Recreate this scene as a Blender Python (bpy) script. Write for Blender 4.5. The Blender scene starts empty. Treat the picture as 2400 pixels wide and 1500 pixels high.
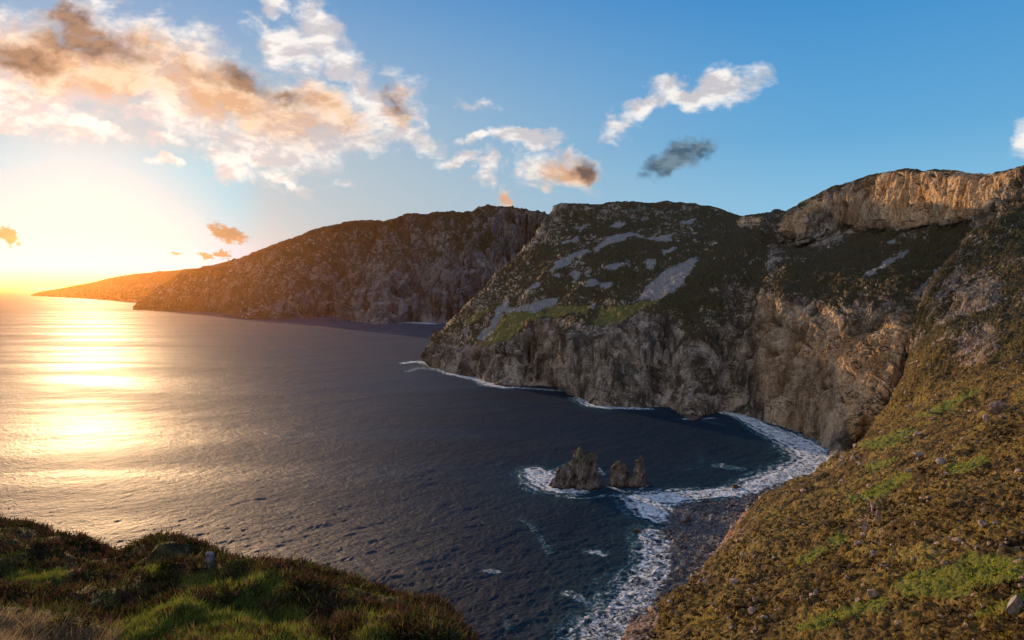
import bpy, math, random
import numpy as np
rad = math.radians
SC = bpy.context.scene
random.seed(3); RNG = np.random.default_rng(11)

# ------------------------------------------------------------------ camera
H = 180.0                      # eye height above the sea (m)
F = 1500.0                     # focal length in image pixels (frame 2400 x 1500)
PITCH = math.atan(78/F)
cd = bpy.data.cameras.new('camera'); cam = bpy.data.objects.new('camera', cd)
SC.collection.objects.link(cam); SC.camera = cam
cam.location = (0, 0, H); cam.rotation_euler = (rad(90)-PITCH, 0, 0)
cd.sensor_width = 36; cd.lens = 36*F/2400; cd.clip_start = 0.5; cd.clip_end = 200000
SC.render.resolution_x = 1024; SC.render.resolution_y = 640
SC.view_settings.view_transform = 'Standard'; SC.view_settings.look = 'None'
SC.view_settings.gamma = 1; SC.view_settings.exposure = 0.45
SC.cycles.volume_bounces = 0; SC.cycles.max_bounces = 6; SC.cycles.diffuse_bounces = 2
SC.cycles.sample_clamp_indirect = 4
SC.cycles.use_denoising = True

CP, SP = math.cos(PITCH), math.sin(PITCH)
def raydir(px, py):
    a = (np.asarray(px, float)-1200)/F; b = -(np.asarray(py, float)-750)/F
    return a, CP+b*SP, -SP+b*CP
def P(px, py, Y):              # image pixel + forward distance -> world point
    dx, dy, dz = raydir(px, py); t = Y/dy
    return (float(dx*t), float(Y), float(H+dz*t))
def SEA(px, py):               # image pixel -> point on the water
    dx, dy, dz = raydir(px, py); t = -H/dz
    return (float(dx*t), float(dy*t), 0.0)
def image_px(x, y, z):          # world point -> image pixel
    z = z-H; fw = y*CP-z*SP; up = y*SP+z*CP
    fw = np.where(fw < 1e-3, 1e-3, fw)
    return 1200+F*x/fw, 750-F*up/fw

# ------------------------------------------------------------------ sun and sky
SUN_AZ = math.atan((205-1200)/F); SUN_EL = rad(6.5)
SDIR = (math.sin(SUN_AZ)*math.cos(SUN_EL), math.cos(SUN_AZ)*math.cos(SUN_EL), math.sin(SUN_EL))
sd = bpy.data.lights.new('sun', 'SUN'); so = bpy.data.objects.new('sun', sd); SC.collection.objects.link(so)
sd.energy = 4.3; sd.angle = rad(0.5); sd.color = (1.0, 0.62, 0.31)
so.rotation_euler = (rad(90)-SUN_EL, 0, math.pi-SUN_AZ)

W = bpy.data.worlds.new('World'); SC.world = W; W.use_nodes = True
class NB:
    """tiny helper for node expressions"""
    def __init__(s, nt): s.nt = nt; s.n = nt.nodes; s.l = nt.links
    def put(s, sock, v):
        if hasattr(v, 'is_output'): s.l.new(v, sock)
        elif isinstance(v, (tuple, list)):
            sock.default_value = tuple(v) if len(v) == len(sock.default_value) else tuple(v)+(1,)
        else: sock.default_value = v
    def m(s, op, a, b=0.0, c=None, clamp=False):
        n = s.n.new('ShaderNodeMath'); n.operation = op; n.use_clamp = clamp
        s.put(n.inputs[0], a); s.put(n.inputs[1], b)
        if c is not None: s.put(n.inputs[2], c)
        return n.outputs[0]
    def v(s, op, a, b=(0, 0, 0), out=0):
        n = s.n.new('ShaderNodeVectorMath'); n.operation = op
        s.put(n.inputs[0], a)
        if op == 'SCALE': s.put(n.inputs[3], b)
        else: s.put(n.inputs[1], b)
        return n.outputs[out]
    def rng(s, x, a, b, c=0.0, d=1.0, smooth=True):
        n = s.n.new('ShaderNodeMapRange'); n.interpolation_type = 'SMOOTHSTEP' if smooth else 'LINEAR'
        s.put(n.inputs[0], x)
        for i, q in enumerate((a, b, c, d)): s.put(n.inputs[1+i], q)
        return n.outputs[0]
    def mix(s, f, a, b, blend='MIX'):
        n = s.n.new('ShaderNodeMix'); n.data_type = 'RGBA'; n.blend_type = blend
        s.put(n.inputs[0], f); s.put(n.inputs[6], a); s.put(n.inputs[7], b)
        return n.outputs[2]
    def noise(s, vec, scale, detail=6, rough=0.6, dist=0.0, col=False, lac=2.0):
        n = s.n.new('ShaderNodeTexNoise'); s.put(n.inputs['Vector'], vec)
        n.inputs['Scale'].default_value = scale; n.inputs['Detail'].default_value = detail
        n.inputs['Roughness'].default_value = rough; n.inputs['Distortion'].default_value = dist
        n.inputs['Lacunarity'].default_value = lac
        return n.outputs[1 if col else 0]
    def ramp(s, x, stops, interp='LINEAR'):
        n = s.n.new('ShaderNodeValToRGB'); s.put(n.inputs[0], x); cr = n.color_ramp; cr.interpolation = interp
        while len(cr.elements) > 1: cr.elements.remove(cr.elements[-1])
        cr.elements[0].position = stops[0][0]; cr.elements[0].color = tuple(stops[0][1])+(1,)
        for p, c in stops[1:]:
            e = cr.elements.new(p); e.color = tuple(c)+(1,)
        return n.outputs[0]
    def xyz(s, vec):
        n = s.n.new('ShaderNodeSeparateXYZ'); s.put(n.inputs[0], vec); return n.outputs
    def com(s, x, y, z):
        n = s.n.new('ShaderNodeCombineXYZ')
        for i, q in enumerate((x, y, z)): s.put(n.inputs[i], q)
        return n.outputs[0]
    def attr(s, name):
        n = s.n.new('ShaderNodeAttribute'); n.attribute_name = name; return n

def build_world():
    nt = W.node_tree; nt.nodes.clear(); b = NB(nt)
    out = nt.nodes.new('ShaderNodeOutputWorld'); bg = nt.nodes.new('ShaderNodeBackground')
    nt.links.new(bg.outputs[0], out.inputs[0]); bg.inputs[1].default_value = 0.1
    tc = nt.nodes.new('ShaderNodeTexCoord'); d = b.v('NORMALIZE', tc.outputs['Generated'])
    x, y, z = b.xyz(d)
    sky = nt.nodes.new('ShaderNodeTexSky'); sky.sky_type = 'NISHITA'; sky.sun_disc = False
    sky.sun_elevation = SUN_EL; sky.sun_rotation = SUN_AZ; sky.air_density = 1.0; sky.dust_density = 1.5; sky.ozone_density = 2.0
    el = b.m('MULTIPLY', b.m('ARCSINE', z), 180/math.pi)
    dot = b.v('DOT_PRODUCT', d, SDIR, out=1)
    s = b.m('MULTIPLY', b.m('ARCCOSINE', b.m('MINIMUM', dot, 0.99999)), 180/math.pi)
    base = b.ramp(b.m('DIVIDE', b.m('MAXIMUM', el, 0.0), 60.0, clamp=True),
                  [(0, (.40, .66, .80)), (.09, (.27, .56, .78)), (.2, (.125, .40, .70)), (.4, (.035, .25, .60)), (1, (.02, .13, .38))])
    # greyer and paler towards the sun
    g1 = b.rng(s, 62, 14); g2 = b.rng(s, 20, 5); g0 = b.rng(el, 27, 3)
    c = b.mix(b.m('MULTIPLY', g1, b.m('MULTIPLY_ADD', g0, 0.8, 0.2)), base, (.44, .53, .59))
    c = b.mix(b.m('MULTIPLY', b.rng(s, 26, 8), b.rng(el, 20, 10)), c, (.34, .52, .62))
    c = b.mix(b.m('MULTIPLY', b.rng(s, 13.5, 9.5), b.rng(el, 12, 9)), c, (.18, .59, .78))
    az = b.m('MULTIPLY', b.m('SUBTRACT', b.m('ARCTAN2', x, y), SUN_AZ), 180/math.pi)
    aaz = b.m('ABSOLUTE', az)
    c = b.mix(b.m('MULTIPLY', b.rng(aaz, 26, 9), b.rng(el, 4.5, 0.3)), c, (.15, .48, .95))
    c = b.mix(b.m('MULTIPLY', b.rng(aaz, 16, 3), b.rng(el, 1.6, -0.4)), c, (.35, .20, .12))
    # unseen warm-white cloud added behind and left of the viewer to fill shaded cliffs
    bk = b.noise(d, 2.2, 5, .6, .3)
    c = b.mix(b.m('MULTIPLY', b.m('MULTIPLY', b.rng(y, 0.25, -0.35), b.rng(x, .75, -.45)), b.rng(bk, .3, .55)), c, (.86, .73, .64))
    # --- clouds, laid out on directions
    yy = b.m('MAXIMUM', y, 0.05)
    U = b.m('MULTIPLY', b.m('DIVIDE', x, yy), 10); V = b.m('MULTIPLY', b.m('DIVIDE', z, yy), 10)
    q = b.com(U, V, 0.0)
    w1 = b.noise(q, 1.1, 4, 0.6, 0, True); w2 = b.noise(q, 4.5, 4, 0.6, 0, True)
    qw = b.v('ADD', q, b.v('SCALE', b.v('SUBTRACT', w1, (.5, .5, .5)), 0.75))
    qw = b.v('ADD', qw, b.v('SCALE', b.v('SUBTRACT', w2, (.5, .5, .5)), 0.30))
    def ell(px, py, rx, ry, rot=0, wt=1.0, src=None):
        dx, dy, dz = raydir(px, py)
        n = nt.nodes.new('ShaderNodeMapping'); n.vector_type = 'TEXTURE'
        nt.links.new(src or qw, n.inputs[0])
        n.inputs[1].default_value = (dx/dy*10, dz/dy*10, 0); n.inputs[2].default_value = (0, 0, rad(-rot))
        n.inputs[3].default_value = (rx*1.4/150, ry*1.4/150, 1)
        L = b.v('LENGTH', n.outputs[0], out=1)
        return b.m('MULTIPLY', b.m('SUBTRACT', 1.0, L), wt)
    def field(lst, start=-1.0):
        acc = start
        for e in lst: acc = b.m('SMOOTH_MAX', acc, ell(*e), 0.15) if not isinstance(acc, float) else ell(*e)
        return acc
    CL = [(60,100,120,60,10),(175,60,80,60,30),(110,170,170,70,10),(300,150,180,85,15),(430,120,100,60,20),(430,220,170,75,15),
          (560,220,150,80,30),(650,280,150,85,25),(770,270,130,50,20),(620,345,100,50,20),(900,260,95,42,38),(965,315,70,30,22),
          (845,200,28,50,-10,.8),(675,105,80,40,28),(745,75,65,45,50),(800,160,45,32,55,.9),(650,15,28,20,0,.8),(625,60,30,14,0,.6),
          (40,240,120,40,22),(20,290,50,25,20),(200,300,95,20,12),(380,315,42,20,5),(345,265,55,18,15,.8),(390,378,34,11,8,.7),
          (530,370,90,30,35,.8),(680,360,50,28,30,.9),(660,425,60,13,22,.7)]
    CR = [(1215,318,80,22,0),(1120,322,40,15,-10),(1075,372,50,15,-8,.9),(1140,398,26,36,20,.8),(1268,392,52,38,0),(1350,405,52,38,10),(1345,368,22,22,0,.9),
          (1183,455,17,22,0,.7),(1565,195,42,30,10),(1690,212,75,32,-4),(1620,220,60,24,0),(1505,250,42,24,-40,.9),(1450,295,45,22,-15,.8),
          (1590,378,72,28,-14),(1640,362,40,24,0),(2398,320,28,32,0,.8),(1120,228,45,9,-5,.45),(1740,190,50,30,0,.45),(930,225,50,50,40,.55),(820,435,45,12,25,.4)]
    SM = [(532,543,44,15,20),(20,558,30,12,15),(520,586,17,5,8),(490,597,15,7,0),(420,585,14,4,8,.7),(545,600,20,3,10,.7)]
    ms = nt.nodes.new('ShaderNodeMapping'); nt.links.new(q, ms.inputs[0]); ms.inputs[2].default_value = (0, 0, rad(27)); ms.inputs[3].default_value = (.6, 1.15, 1); qs = ms.outputs[0]
    fbm = b.noise(qs, 2.6, 12, 0.56, 0.4)
    fine = b.noise(b.v('MULTIPLY', qs, (1, 1.2, 1)), 9, 8, 0.65, 0.2)
    shape = b.m('MAXIMUM', field(CL), field(CR))
    tot = b.m('ADD', shape, b.m('MULTIPLY', b.m('SUBTRACT', fbm, 0.5), 1.5))
    tot = b.m('ADD', tot, b.m('MULTIPLY', b.m('SUBTRACT', fine, 0.5), 0.35))
    dens = b.rng(tot, -0.06, 0.62)
    front = b.rng(y, 0.1, 0.3)
    dens = b.m('MULTIPLY', dens, front)
    # lit crests: compare the field with itself a little way towards the sun
    up = b.v('ADD', q, (-0.12, 0.22, 0))
    fb1 = b.noise(qs, 2.2, 5, 0.6, 0.3); fb2 = b.noise(b.v('ADD', qs, (0.03, 0.26, 0)), 2.2, 5, 0.6, 0.3)
    lit = b.rng(b.m('ADD', b.m('SUBTRACT', fb1, fb2), b.m('MULTIPLY', b.m('SUBTRACT', fine, .5), .12)), -0.10, 0.13)
    DK = [(160,45,80,45,30),(210,100,150,42,12),(60,140,90,40,8),(590,175,105,32,28),(470,165,60,26,20,.6),(670,225,60,24,30,.8),(925,225,60,30,52,.8),(1370,400,42,34,30,1.1)]
    dk = b.m('ADD', field(DK), b.m('MULTIPLY', b.m('SUBTRACT', fb1, 0.5), 1.2))
    WM = [(170,150,230,80,10),(520,210,260,75,22),(760,250,120,40,22,.8),(930,240,60,45,45,.8),(1330,410,90,40,0),(1185,455,30,30,0),(350,110,80,40,10,.7)]
    wm = b.m('ADD', field(WM), b.m('MULTIPLY', b.m('SUBTRACT', fb1, 0.5), 1.2))
    cc = b.mix(lit, (.62, .59, .62), (1.0, .95, .90))
    cc = b.mix(b.m('MULTIPLY', b.rng(wm, 0.0, 0.75), 0.85), cc, b.mix(lit, (.74, .37, .16), (.97, .64, .38)))
    cc = b.mix(b.m('MULTIPLY', b.rng(dk, 0.12, 0.8), 0.95), cc, b.mix(lit, (.12, .06, .035), (.30, .15, .08)))
    slate = b.rng(ell(1600, 375, 110, 55, -10), 0.0, 0.3)
    cc = b.mix(slate, cc, b.mix(lit, (.05, .10, .15), (.17, .25, .31)))
    c = b.mix(b.m('MULTIPLY', dens, 0.96), c, cc)
    sm = b.rng(b.m('ADD', field(SM), b.m('MULTIPLY', b.m('SUBTRACT', fine, 0.5), 1.1)), 0.0, 0.45)
    c = b.mix(b.m('MULTIPLY', b.m('MULTIPLY', sm, front), 0.9), c, b.mix(lit, (.08, .035, .012), (.26, .10, .03)))
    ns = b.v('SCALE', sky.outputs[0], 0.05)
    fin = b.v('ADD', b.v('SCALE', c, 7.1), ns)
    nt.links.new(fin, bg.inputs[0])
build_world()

# ------------------------------------------------------------------ noise
_perm = np.random.default_rng(5).permutation(256); _perm = np.concatenate([_perm, _perm, _perm]).astype(np.int32)
_g = np.random.default_rng(6).normal(size=(256, 3)); _g = (_g/np.linalg.norm(_g, axis=1)[:, None]).astype(np.float32)
def perlin(x, y, z):
    x = np.asarray(x, np.float32); y = np.asarray(y, np.float32); z = np.asarray(z, np.float32)
    xi = np.floor(x).astype(np.int32); yi = np.floor(y).astype(np.int32); zi = np.floor(z).astype(np.int32)
    fx, fy, fz = x-xi, y-yi, z-zi; xi &= 255; yi &= 255; zi &= 255
    u = fx*fx*fx*(fx*(fx*6-15)+10); v = fy*fy*fy*(fy*(fy*6-15)+10); w = fz*fz*fz*(fz*(fz*6-15)+10)
    r = 0
    for dx in (0, 1):
        for dy in (0, 1):
            h1 = _perm[_perm[xi+dx]+yi+dy]
            for dz in (0, 1):
                g = _g[_perm[h1+zi+dz]]
                n = g[..., 0]*(fx-dx)+g[..., 1]*(fy-dy)+g[..., 2]*(fz-dz)
                r = r + n*(u if dx else 1-u)*(v if dy else 1-v)*(w if dz else 1-w)
    return r*1.5
def fbm(x, y, z, oct=5, gain=0.5, lac=2.03):
    a, s, r = 1.0, 1.0, 0
    for i in range(oct): r = r+a*perlin(x*s+i*17.3, y*s+i*5.1, z*s-i*9.7); a *= gain; s *= lac
    return r
def ridged(x, y, z, oct=5, gain=0.5, lac=2.1):
    a, s, r, t = 1.0, 1.0, 0, 0
    for i in range(oct):
        r = r+a*(1-2*np.abs(perlin(x*s+i*11.3, y*s+i*7.1, z*s-i*3.7)))**1; t += a; a *= gain; s *= lac
    return r/t
def sstep(a, b, x):
    t = np.clip((x-a)/(b-a), 0, 1); return t*t*(3-2*t)

# ------------------------------------------------------------------ meshes
def mesh_obj(name, verts, faces, mat, smooth=False, attrs=None, parent=None, loc=None, corner=None):
    """verts (n,3), faces (m,k) all of one size"""
    verts = np.asarray(verts, np.float32); faces = np.asarray(faces, np.int32)
    me = bpy.data.meshes.new(name); k = faces.shape[1]
    me.vertices.add(len(verts)); me.vertices.foreach_set('co', verts.ravel())
    me.loops.add(faces.size); me.loops.foreach_set('vertex_index', faces.ravel())
    me.polygons.add(len(faces)); me.polygons.foreach_set('loop_start', np.arange(0, faces.size, k, dtype=np.int32))
    me.polygons.foreach_set('loop_total', np.full(len(faces), k, np.int32))
    me.polygons.foreach_set('use_smooth', np.full(len(faces), smooth, bool))
    me.update(calc_edges=True); me.validate()
    if attrs:
        for an, (kind, dat) in attrs.items():
            a = me.attributes.new(an, kind, 'POINT')
            a.data.foreach_set('color' if kind == 'FLOAT_COLOR' else 'value', np.asarray(dat, np.float32).ravel())
    me.materials.append(mat)
    o = bpy.data.objects.new(name, me); SC.collection.objects.link(o)
    if parent: o.parent = parent
    if loc: o.location = loc
    return o
def tag(o, label=None, cat=None, group=None, kind=None):
    if label: o['label'] = label
    if cat: o['category'] = cat
    if group: o['group'] = group
    if kind: o['kind'] = kind
    return o
def grid_faces(nu, nv, wrap=False):
    i = np.arange(nv-1)[:, None]; j = np.arange(nu if wrap else nu-1)[None, :]; jn = (j+1) % nu
    a = i*nu+j; b = i*nu+jn; c = (i+1)*nu+jn; d = (i+1)*nu+j
    return np.stack([a, b, c, d], -1).reshape(-1, 4)
def pchip(C, t):
    """C (K, ...) control values at 0..K-1; monotone cubic at t"""
    C = np.asarray(C, float); K = C.shape[0]; d = np.diff(C, axis=0)
    m = np.zeros_like(C); a, b = d[:-1], d[1:]
    with np.errstate(all='ignore'):
        hm = np.where(a*b > 0, 2*a*b/(a+b), 0.0)
    m[1:-1] = 0.6*np.nan_to_num(hm)+0.4*0.5*(a+b); m[0] = d[0]; m[-1] = d[-1]
    i = np.clip(np.floor(t).astype(int), 0, K-2); s = t-i; s = s.reshape((-1,)+(1,)*(C.ndim-1))
    return (2*s**3-3*s**2+1)*C[i]+(s**3-2*s**2+s)*m[i]+(-2*s**3+3*s**2)*C[i+1]+(s**3-s**2)*m[i+1]
def samples(C, axis, dens, lo=6, hi=400):
    """sample parameters along an axis, spaced by how large each interval looks"""
    px, py = image_px(C[..., 0], C[..., 1], C[..., 2])
    L = np.hypot(np.diff(px, axis=axis), np.diff(py, axis=axis)); L = np.percentile(L, 80, axis=1-axis)
    t = []
    for k, l in enumerate(L):
        n = int(np.clip(l*dens, lo, hi)); t += list(k+np.arange(n)/n)
    return np.array(t+[len(L)])
def loft(ctrl, du=0.55, dv=0.55, rows_back=()):
    """ctrl[row][col] world points -> fine grid (nv, nu, 3) and its parameters"""
    C = np.array(ctrl, float)
    tv = samples(C, 0, dv); tu = samples(C, 1, du)
    G = pchip(C, tv); G = np.moveaxis(pchip(np.moveaxis(G, 1, 0), tu), 0, 1)
    return G, tu, tv
def normals(G):
    a = np.gradient(G, axis=1); b = np.gradient(G, axis=0); n = np.cross(a, b)
    return n/np.maximum(np.linalg.norm(n, axis=-1, keepdims=True), 1e-6)
def blur(A, k, axis):
    for _ in range(k):
        A = 0.5*A+0.25*(np.roll(A, 1, axis)+np.roll(A, -1, axis)) if False else _b1(A, axis)
    return A
def _b1(A, ax):
    A = np.moveaxis(A, ax, 0); R = A.copy(); R[1:-1] = 0.25*A[:-2]+0.5*A[1:-1]+0.25*A[2:]; return np.moveaxis(R, 0, ax)
def inpoly(px, py, poly):
    r = np.zeros(px.shape, bool); n = len(poly)
    x0, x1 = min(p[0] for p in poly), max(p[0] for p in poly); y0, y1 = min(p[1] for p in poly), max(p[1] for p in poly)
    sel = (px > x0) & (px < x1) & (py > y0) & (py < y1); X = px[sel]; Y = py[sel]; s = np.zeros(X.shape, bool)
    for i in range(n):
        (xa, ya), (xb, yb) = poly[i], poly[(i+1) % n]
        if ya == yb: continue
        s ^= ((ya > Y) != (yb > Y)) & (X < (xb-xa)*(Y-ya)/(yb-ya)+xa)
    r[sel] = s; return r
def polys(px, py, lst, soft=2):
    m = np.zeros(px.shape)
    for p in lst: m = np.maximum(m, inpoly(px, py, p).astype(float))
    for _ in range(soft): m = _b1(_b1(m, 0), 1)
    return m
def c5(pts): return [(950+x/3, 450+y/3) for x, y in pts]
def c6(pts): return [(1600+x*.48, 380+y*.48) for x, y in pts]
def c4(pts): return [(1200+x/2, 750+y/2) for x, y in pts]

# ------------------------------------------------------------------ materials
def newmat(name):
    m = bpy.data.materials.new(name); m.use_nodes = True; nt = m.node_tree; nt.nodes.clear()
    o = nt.nodes.new('ShaderNodeOutputMaterial'); p = nt.nodes.new('ShaderNodeBsdfPrincipled')
    nt.links.new(p.outputs[0], o.inputs[0]); p.inputs['Roughness'].default_value = 0.9
    p.inputs['Specular IOR Level'].default_value = 0.2
    return m, NB(nt), p
def bump(b, p, h, strength, dist):
    n = b.n.new('ShaderNodeBump'); n.inputs['Strength'].default_value = strength; n.inputs['Distance'].default_value = dist
    b.put(n.inputs['Height'], h); b.l.new(n.outputs[0], p.inputs['Normal'])

def land_material(name, sc=1.0, rockA=(.085,.07,.058), rockB=(.50,.43,.35), grassA=(.032,.030,.013), grassB=(.105,.088,.036), bumpd=3.0):
    """mask attribute: R rock, G bright grass, B scree, A ochre staining"""
    m, b, p = newmat(name)
    ge = b.n.new('ShaderNodeNewGeometry'); pos = ge.outputs['Position']
    at = b.attr('mask'); s = b.n.new('ShaderNodeSeparateColor'); b.l.new(at.outputs['Color'], s.inputs[0])
    R, G, B = s.outputs; A = at.outputs['Alpha']
    pv = b.v('MULTIPLY', pos, (1, 1, 0.33))
    n1 = b.noise(pv, 0.014*sc, 8, 0.65, .5); n2 = b.noise(pv, 0.035*sc, 12, 0.76, 0.25); n3 = b.noise(pos, 0.35*sc, 8, 0.75)
    n4 = b.noise(pv, 0.2*sc, 6, 0.72, 0.4)
    rock = b.mix(b.rng(n2, 0.38, 0.62), rockA, rockB)
    rock = b.mix(b.rng(n4, 0.52, 0.7), rock, (rockB[0]*1.25, rockB[1]*1.22, rockB[2]*1.2))
    rock = b.mix(b.m('MULTIPLY', b.rng(n1, 0.5, 0.66), 0.5), rock, (.25, .17, .10))
    fl = b.noise(b.v('MULTIPLY', b.v('ADD', pos, b.v('SCALE', b.noise(pos, .02*sc, 4, .6, 0, True), 30)), (1, 1, .12)), .05*sc, 7, .7, .3)
    rock = b.mix(b.m('MULTIPLY', b.rng(fl, 0.54, 0.40), 0.85), rock, (.03, .027, .024)); rock = b.mix(b.m('MULTIPLY', b.rng(n3, 0.5, 0.38), 0.5), rock, (.035, .032, .03))
    och = b.mix(b.rng(n2, 0.35, 0.62), (.46, .26, .12), (.88, .63, .37))
    och = b.mix(b.m('MULTIPLY', b.rng(n3, 0.55, 0.4), 0.6), och, (.12, .07, .04))
    rock = b.mix(b.m('MULTIPLY', A, b.rng(n4, 0.3, 0.55)), rock, och)
    gr = b.mix(b.rng(n3, 0.35, 0.68), grassA, grassB)
    gr = b.mix(b.m('MULTIPLY', b.rng(n1, 0.45, 0.62), 0.6), gr, (.07, .045, .025))
    lg = b.mix(b.rng(n3, 0.3, 0.7), (.12, .115, .03), (.24, .225, .07))
    gr = b.mix(b.m('MULTIPLY', b.rng(b.m('ADD', G, b.m('MULTIPLY', b.m('SUBTRACT', n2, .5), 1.6)), 0.3, 0.8), .85), gr, lg)
    nz = b.xyz(ge.outputs['Normal'])[2]
    rk = b.m('ADD', b.m('ADD', R, b.m('MULTIPLY', b.m('SUBTRACT', n2, 0.5), 1.6)), b.m('MULTIPLY', b.m('SUBTRACT', n3, 0.5), 0.5))
    rk = b.m('ADD', rk, b.rng(nz, 0.9, 0.35, -0.25, 0.3, smooth=False))
    col = b.mix(b.rng(rk, 0.38, 0.58), gr, rock)
    scr = b.mix(b.rng(n3, 0.3, 0.7), (.15, .15, .15), (.40, .40, .40))
    col = b.mix(b.rng(b.m('ADD', B, b.m('ADD', b.m('MULTIPLY', b.m('SUBTRACT', n3, .5), 1.1), b.m('MULTIPLY', b.m('SUBTRACT', n2, .5), 2.2))), 0.40, 0.85), col, scr)
    b.l.new(col, p.inputs['Base Color'])
    bump(b, p, b.m('ADD', n2, b.m('MULTIPLY', n3, 0.5)), 1.0, bumpd*2)
    return m
M_far = land_material('far_land', 0.33, (.09,.085,.085), (.26,.25,.25), (.03,.03,.014), (.065,.058,.026), 6)
M_mtn = land_material('mountain_land', 1.0)

# ------------------------------------------------------------------ land, far to near
def build_land(name, ctrl, mat, du, dv, dispfn, maskfn, kind='structure'):
    G, tu, tv = loft(ctrl, du, dv)
    G = _b1(_b1(_b1(G, 0), 0), 0)
    N = normals(G)
    if np.mean((N*(np.array([0, 0, H])-G)).sum(-1)) < 0: N = -N
    G2 = dispfn(G, N, tu, tv)
    px, py = image_px(G2[..., 0], G2[..., 1], G2[..., 2])
    M = maskfn(px, py, G2, N, tu, tv)
    nv, nu = G.shape[:2]
    f = grid_faces(nu, nv)
    o = mesh_obj(name, G2.reshape(-1, 3), f, mat, attrs={'mask': ('FLOAT_COLOR', M.reshape(-1, 4))})
    tag(o, kind=kind)
    return o, G2, M
def wl(px, py, zoff=0.0):      # shoreline point
    return SEA(px, py)
def col(pts, back=((60, -40), (400, -160), (1200, -600))):
    """pts: waterline (px,py) then (px,py,Y)...; adds a foot under water and the far side"""
    w = SEA(*pts[0]); c = [(w[0]*.97, w[1]*.97, -25.0), w]+[P(*q) for q in pts[1:]]
    r = c[-1]
    for dy, dz in back:
        k = (r[1]+dy)/r[1]; c.append((r[0]*k, r[1]+dy, max(r[2]+dz, -20)))
    return c
def transpose(cols): return [[c[i] for c in cols] for i in range(len(cols[0]))]

def disp_cliff(G, N, tu, tv, ridge_row, amp=1.0, sc=1.0, wallrow=0):
    x, y, z = G[..., 0]*sc, G[..., 1]*sc, G[..., 2]*sc
    steep = np.clip(1-np.abs(N[..., 2]), 0, 1)
    st = sstep(0.25, 0.75, steep)
    wx = x+13*fbm(x/90, y/90, z/90, 3); wy = y+13*fbm(x/90+9, y/90, z/90, 3)
    big = ridged(wx/150, wy/150, z/1100, 3)
    mid = ridged(wx/48+4, wy/48, z/260, 4, 0.58)
    fin = ridged(wx/13, wy/13+7, z/40, 4, 0.62)
    soft = fbm(x/60, y/60, z/60, 6, 0.55)
    ck = (1-np.abs(perlin(wx/75+3, wy/75, z/500))*2.2).clip(0, 1)**6; ck2 = (1-np.abs(perlin(wx/24+8, wy/24, z/170))*2.2).clip(0, 1)**5
    d = st*(40*(big-.35)+26*(mid-.3)+9*(fin-.3)-38*ck-16*ck2)+(1-st)*(9*soft+4*(fin-.3)+10*(mid-.4)*sstep(-.2,.4,perlin(x/140,y/140,z/140))-3*ck2)
    tvv = tv[:, None]
    fade = 1-0.6*sstep(ridge_row-0.35, ridge_row, tvv)*(tvv < ridge_row+0.8)
    wat = 0.35+0.65*sstep(0.9, 1.6, tvv)
    if wallrow: d = d*(1-.6*sstep(wallrow-.3, wallrow, tvv)*(tvv < wallrow+1.6)*sstep(.4, .7, steep)); d = d+6*(ridged(wx/16, wy/16, z/160, 3)-.3)*sstep(wallrow-.3, wallrow, tvv)*(tvv < wallrow+1.2)*st
    return G+N*(d*amp/sc*fade*wat)[..., None]

# --- the low promontory on the horizon
A1 = [(70,693,11000,691),(90,694,10500,684),(140,696,9800,675),(210,699,9200,662),(262,702,8600,650),(330,706,8000,640),(400,710,7600,634),(470,712,7300,628),(560,714,7000,622)]
cols = []
for px, wy_, Y, ry in A1:
    w = SEA(px, wy_); cols.append(col([(px, wy_), (px+2, wy_-0.45*(wy_-ry), w[1]*1.02), (px+5, ry, w[1]*1.12)], ((300, -20), (1000, -90), (2000, -400))))
ctrlA1 = transpose(cols)
build_land('promontory_hill', ctrlA1, M_far, 0.5, 0.6,
    lambda G, N, tu, tv: disp_cliff(G, N, tu, tv, 3, 0.8, 0.4),
    lambda px, py, G, N, tu, tv: np.stack([0.25+0*px, 0*px, 0*px, 0*px], -1))

# --- the long far mountain above the sea
B = [  # (water px,py), (cliff top), (mid), (upper), (ridge) with forward distances
 [(312,726),(312,724,5200),(314,721,5300),(318,717,5400),(322,712,5500)],
 [(330,727),(332,720,5200),(336,712,5350),(342,704,5500),(350,694,5700)],
 [(362,728),(365,710,5150),(370,695,5350),(378,682,5550),(390,664,5800)],
 [(400,729),(405,705,5100),(415,680,5300),(428,660,5500),(448,634,5850)],
 [(480,731),(485,700,4950),(500,675,5100),(516,645,5300),(540,612,5700)],
 [(545,740),(552,705,4400),(570,670,4600),(590,630,4900),(615,584,5300)],
 [(575,747),(590,705,3900),(615,665,4150),(650,620,4400),(685,559,4900)],
 [(640,749),(655,700,3750),(680,655,3950),(715,600,4250),(745,537,4700)],
 [(700,746),(715,700,3800),(745,650,4000),(780,590,4250),(800,523,4600)],
 [(790,742),(800,690,3950),(820,640,4100),(850,580,4300),(860,516,4550)],
 [(838,755),(850,690,3500),(880,640,3700),(905,580,3950),(905,518,4300)],
 [(900,760),(905,680,3300),(930,630,3500),(955,570,3750),(955,505,4050)],
 [(960,755),(965,690,3350),(990,630,3500),(1010,570,3700),(1030,498,3950)],
 [(1010,757),(1020,690,3300),(1050,630,3400),(1080,570,3550),(1108,496,3800)],
 [(1060,757),(1070,690,3250),(1100,620,3350),(1120,560,3450),(1130,485,3650)],
 [(1110,757),(1120,690,3200),(1150,620,3300),(1170,560,3400),(1190,484,3550)],
 [(1180,757),(1190,690,3200),(1210,620,3300),(1225,560,3380),(1235,491,3480)],
 [(1240,757),(1250,690,3200),(1265,620,3300),(1275,560,3380),(1282,503,3450)],
 [(1330,757),(1340,690,3200),(1350,620,3300),(1360,580,3380),(1370,540,3450)]]
ctrlB = transpose([col(c, ((150, -20), (800, -120), (2500, -700))) for c in B])
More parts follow.
